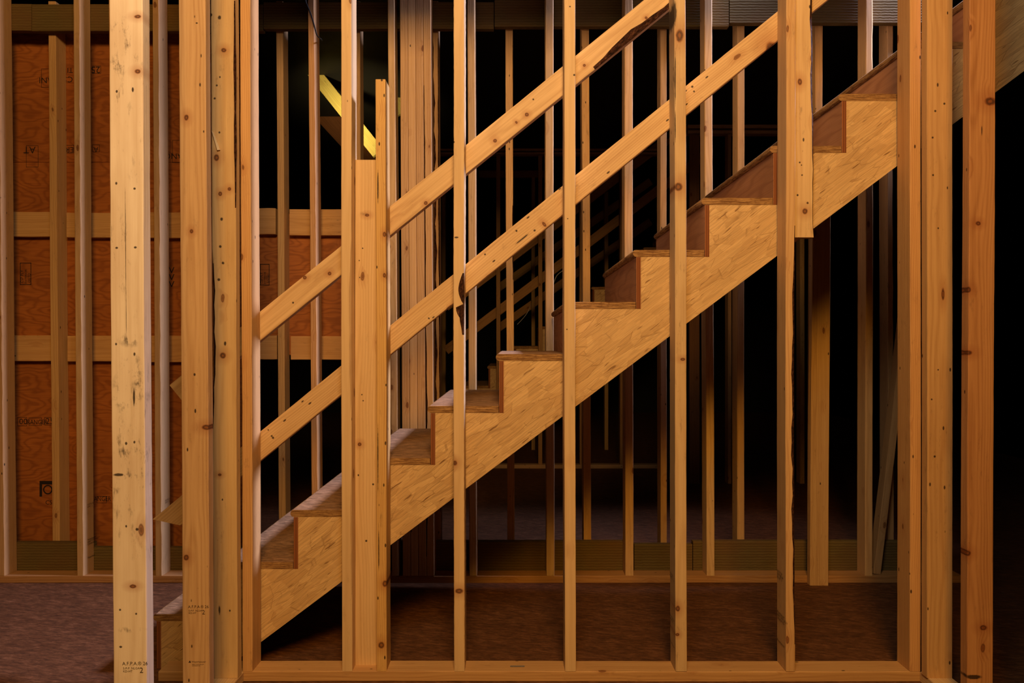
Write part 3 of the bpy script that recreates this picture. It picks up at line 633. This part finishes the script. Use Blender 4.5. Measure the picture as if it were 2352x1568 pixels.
ink_shape([rect(WX(91, YP) - ax, WZ(1140, YP) - az, WX(97, YP) - ax, WZ(1104, YP) - az), rect(WX(97, YP) - ax, WZ(1112, YP) - az, WX(122, YP) - ax, WZ(1104, YP) - az)] +
          [[(WX(110 + 11 * math.cos(a), YP) - ax, WZ(1124 + 11 * math.sin(a), YP) - az), (WX(110 + 11 * math.cos(a + .33), YP) - ax, WZ(1124 + 11 * math.sin(a + .33), YP) - az),
            (WX(110 + 8 * math.cos(a + .33), YP) - ax, WZ(1124 + 8 * math.sin(a + .33), YP) - az), (WX(110 + 8 * math.cos(a), YP) - ax, WZ(1124 + 8 * math.sin(a), YP) - az)] for a in [i * .33 for i in range(19)]], pl2, 0, 0, -.0008)
pm('CSP', 104, 1158, 10); pm('<<<', 404, 660, 20, -pi / 2)

# ------------------------------------------------------------------ the unit behind: studs, rails, stair, seen dimly; tints hold part of its dim yellowish light
FAR = dict(ytop=352, ybot=1058)
YQ = 7.0
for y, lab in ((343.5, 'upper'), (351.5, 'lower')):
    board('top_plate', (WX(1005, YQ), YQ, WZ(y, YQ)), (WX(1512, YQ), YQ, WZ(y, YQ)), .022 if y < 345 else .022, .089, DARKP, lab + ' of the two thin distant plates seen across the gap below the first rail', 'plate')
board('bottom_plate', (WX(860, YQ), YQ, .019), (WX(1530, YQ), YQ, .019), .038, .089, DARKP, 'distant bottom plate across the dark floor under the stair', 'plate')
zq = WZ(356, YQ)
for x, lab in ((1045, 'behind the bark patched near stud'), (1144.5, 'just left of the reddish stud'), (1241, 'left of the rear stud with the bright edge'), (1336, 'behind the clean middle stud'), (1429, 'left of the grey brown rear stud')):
    stud(YQ, (x - 4.6, x + 4.6), (x - 4.6, x + 4.6), 'distant dim stud of the next unit, ' + lab, DARKP, zt=zq, ytop=352, ybot=1058, name='distant_stud', d=.089, tint=(.8, .72, .55))  # low tint: light fading into the next unit is put into the colour
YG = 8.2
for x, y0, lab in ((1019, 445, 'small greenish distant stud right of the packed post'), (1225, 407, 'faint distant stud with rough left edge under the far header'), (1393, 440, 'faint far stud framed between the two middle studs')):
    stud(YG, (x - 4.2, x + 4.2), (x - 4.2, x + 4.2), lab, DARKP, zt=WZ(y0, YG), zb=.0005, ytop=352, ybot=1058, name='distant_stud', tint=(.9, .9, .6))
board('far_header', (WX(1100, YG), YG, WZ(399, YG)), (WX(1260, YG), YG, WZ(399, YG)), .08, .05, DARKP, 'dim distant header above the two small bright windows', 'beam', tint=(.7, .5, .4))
def frail(x0, yb, x1, slope, Y, lab, tint=(.62, .52, .36)):  # dark default tint stands in for lamp light fading with distance
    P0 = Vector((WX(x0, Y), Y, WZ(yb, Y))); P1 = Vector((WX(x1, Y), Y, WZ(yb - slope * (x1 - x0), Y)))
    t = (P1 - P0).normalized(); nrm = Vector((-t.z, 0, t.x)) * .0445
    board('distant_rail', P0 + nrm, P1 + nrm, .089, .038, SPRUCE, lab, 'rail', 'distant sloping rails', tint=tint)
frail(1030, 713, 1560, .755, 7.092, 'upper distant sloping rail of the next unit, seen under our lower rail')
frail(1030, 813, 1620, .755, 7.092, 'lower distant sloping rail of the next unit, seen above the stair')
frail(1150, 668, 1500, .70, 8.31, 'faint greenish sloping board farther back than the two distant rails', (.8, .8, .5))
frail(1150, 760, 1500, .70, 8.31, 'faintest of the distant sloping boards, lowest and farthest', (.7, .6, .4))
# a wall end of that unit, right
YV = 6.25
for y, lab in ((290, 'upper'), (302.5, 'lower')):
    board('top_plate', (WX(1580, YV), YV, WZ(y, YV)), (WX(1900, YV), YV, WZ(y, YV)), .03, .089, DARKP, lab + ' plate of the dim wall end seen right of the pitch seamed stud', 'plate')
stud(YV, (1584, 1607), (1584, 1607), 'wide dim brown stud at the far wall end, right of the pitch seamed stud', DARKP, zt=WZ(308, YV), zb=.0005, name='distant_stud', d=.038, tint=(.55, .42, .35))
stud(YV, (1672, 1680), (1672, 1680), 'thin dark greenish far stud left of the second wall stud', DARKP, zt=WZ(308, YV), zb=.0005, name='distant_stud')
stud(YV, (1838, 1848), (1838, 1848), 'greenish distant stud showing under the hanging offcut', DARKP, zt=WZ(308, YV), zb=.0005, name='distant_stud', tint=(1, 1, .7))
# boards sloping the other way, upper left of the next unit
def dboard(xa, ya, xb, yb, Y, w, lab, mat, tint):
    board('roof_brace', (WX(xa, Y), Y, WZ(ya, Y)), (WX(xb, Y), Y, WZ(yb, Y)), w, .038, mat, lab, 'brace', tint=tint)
dboard(868, 350, 640, 66, 5.4, .10, 'yellow lit brace sloping down to the right, beside the white sided stud', PALE, (1.0, .9, .35))  # yellow lamplight is also put into this tint
dboard(925, 258, 808, 62, 5.9, .10, 'dim olive brace sloping down behind the top of the yellow jack stud', PALE, (.6, .55, .25))  # weak yellow light put into the olive tint
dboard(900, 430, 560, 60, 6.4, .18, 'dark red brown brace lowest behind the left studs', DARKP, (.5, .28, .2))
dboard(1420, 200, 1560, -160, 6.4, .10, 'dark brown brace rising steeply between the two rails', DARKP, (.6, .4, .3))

# second staircase, the next unit
def copy_tree(o, parent=None):
    c = o.copy(); C.objects.link(c)
    if parent: c.parent = parent
    for ch in o.children: copy_tree(ch, c)
    return c
st2 = copy_tree(st); st2.location = st.location + Vector((.075, 4.43, .03 - .03))
st2['label'] = 'far staircase of the next unit, barely visible in the dark beyond the studs'

# ------------------------------------------------------------------ small things
def tube(name, pts, r, mat, label, cat):
    cu = bpy.data.curves.new(name, 'CURVE'); cu.dimensions = '3D'; sp = cu.splines.new('NURBS'); sp.points.add(len(pts) - 1)
    for q, p in zip(sp.points, pts): q.co = tuple(p) + (1,)
    sp.use_endpoint_u = True; sp.order_u = 3; cu.bevel_depth = r; cu.bevel_resolution = 3; cu.materials.append(mat)
    tmp = bpy.data.objects.new('tmp', cu); C.objects.link(tmp)
    me = bpy.data.meshes.new_from_object(tmp.evaluated_get(bpy.context.evaluated_depsgraph_get())); bpy.data.objects.remove(tmp)
    me.materials.clear(); return tag(link(name, me, mat), label, cat)
yc = 3.655
tube('electrical_cable', [(WX(x, yc), yc, WZ(y, yc)) for x, y in ((699, -40), (700, 0), (708, 18), (717, 40), (724, 68), (728, 82), (735, 88), (738.5, 91))] + [(WX(740, 3.76), 3.76, WZ(93, 3.76))], .0035, CABLE, 'black cable hanging down across the head of the white sided stud', 'cable')
tube('thin_wire', [(WX(x, 6.9), 6.9, WZ(y, 6.9)) for x, y in ((1270, 655), (1276, 636), (1284, 627), (1300, 617), (1312, 606))], .0035, WIRE, 'thin pale wire bowed in the dark left of the clean middle stud', 'wire')
tube('thin_wire', [(WX(x, 7.6), 7.6, WZ(y, 7.6)) for x, y in ((1188, 745), (1205, 728), (1217, 708), (1222, 690))], .0025, WIRE, 'very faint curved wire hanging beyond the reddish stud', 'wire')
tube('bent_nail', [(WX(x, 2.65), 2.65, .0405) for x in (1172, 1182, 1194, 1205)], .0022, STEEL, 'bent dark nail lying on the bottom plate left of the middle stud', 'nail')

# ------------------------------------------------------------------ light
def area(name, loc, tgt, size, power, col, sy=None, spread=None):
    l = bpy.data.lights.new(name, 'AREA'); l.energy = power; l.color = col; l.size = size
    if sy: l.shape = 'RECTANGLE'; l.size_y = sy
    if spread: l.spread = math.radians(spread)
    o = bpy.data.objects.new(name, l); C.objects.link(o); o.location = loc
    o.rotation_euler = (Vector(tgt) - Vector(loc)).to_track_quat('-Z', 'Y').to_euler(); return o
area('warm_light_orange', (.12, -1.3, 3.9), (.0, 2.7, 1.3), .9, 152, (1., .50, .09))  # unseen warm source split in two; orange part added to colour lower wall
area('warm_light_pale', (.0, .4, 3.5), (.0, 2.7, 1.2), .7, 38, (1., .84, .64))  # paler part of the split warm source, added closer to brighten upper wall
area('stair_daylight', (3.4, 3.47, 4.9), (-.5, 2.85, .7), .6, 128, (.58, .60, .90), spread=80)
area('next_unit_lamp', (-1.15, 4.5, 2.2), (-1.22, 5.4, 2.98), .15, 2.2, (1., .85, .40), spread=45)

w = bpy.data.worlds.new('world'); bpy.context.scene.world = w; w.use_nodes = True
w.node_tree.nodes['Background'].inputs[0].default_value = (.0, .0, .0, 1)
w.node_tree.nodes['Background'].inputs[1].default_value = 0
v = bpy.context.scene.view_settings; v.view_transform = 'Standard'; v.look = 'None'; v.gamma = 1; v.exposure = .07; v.use_curve_mapping = False
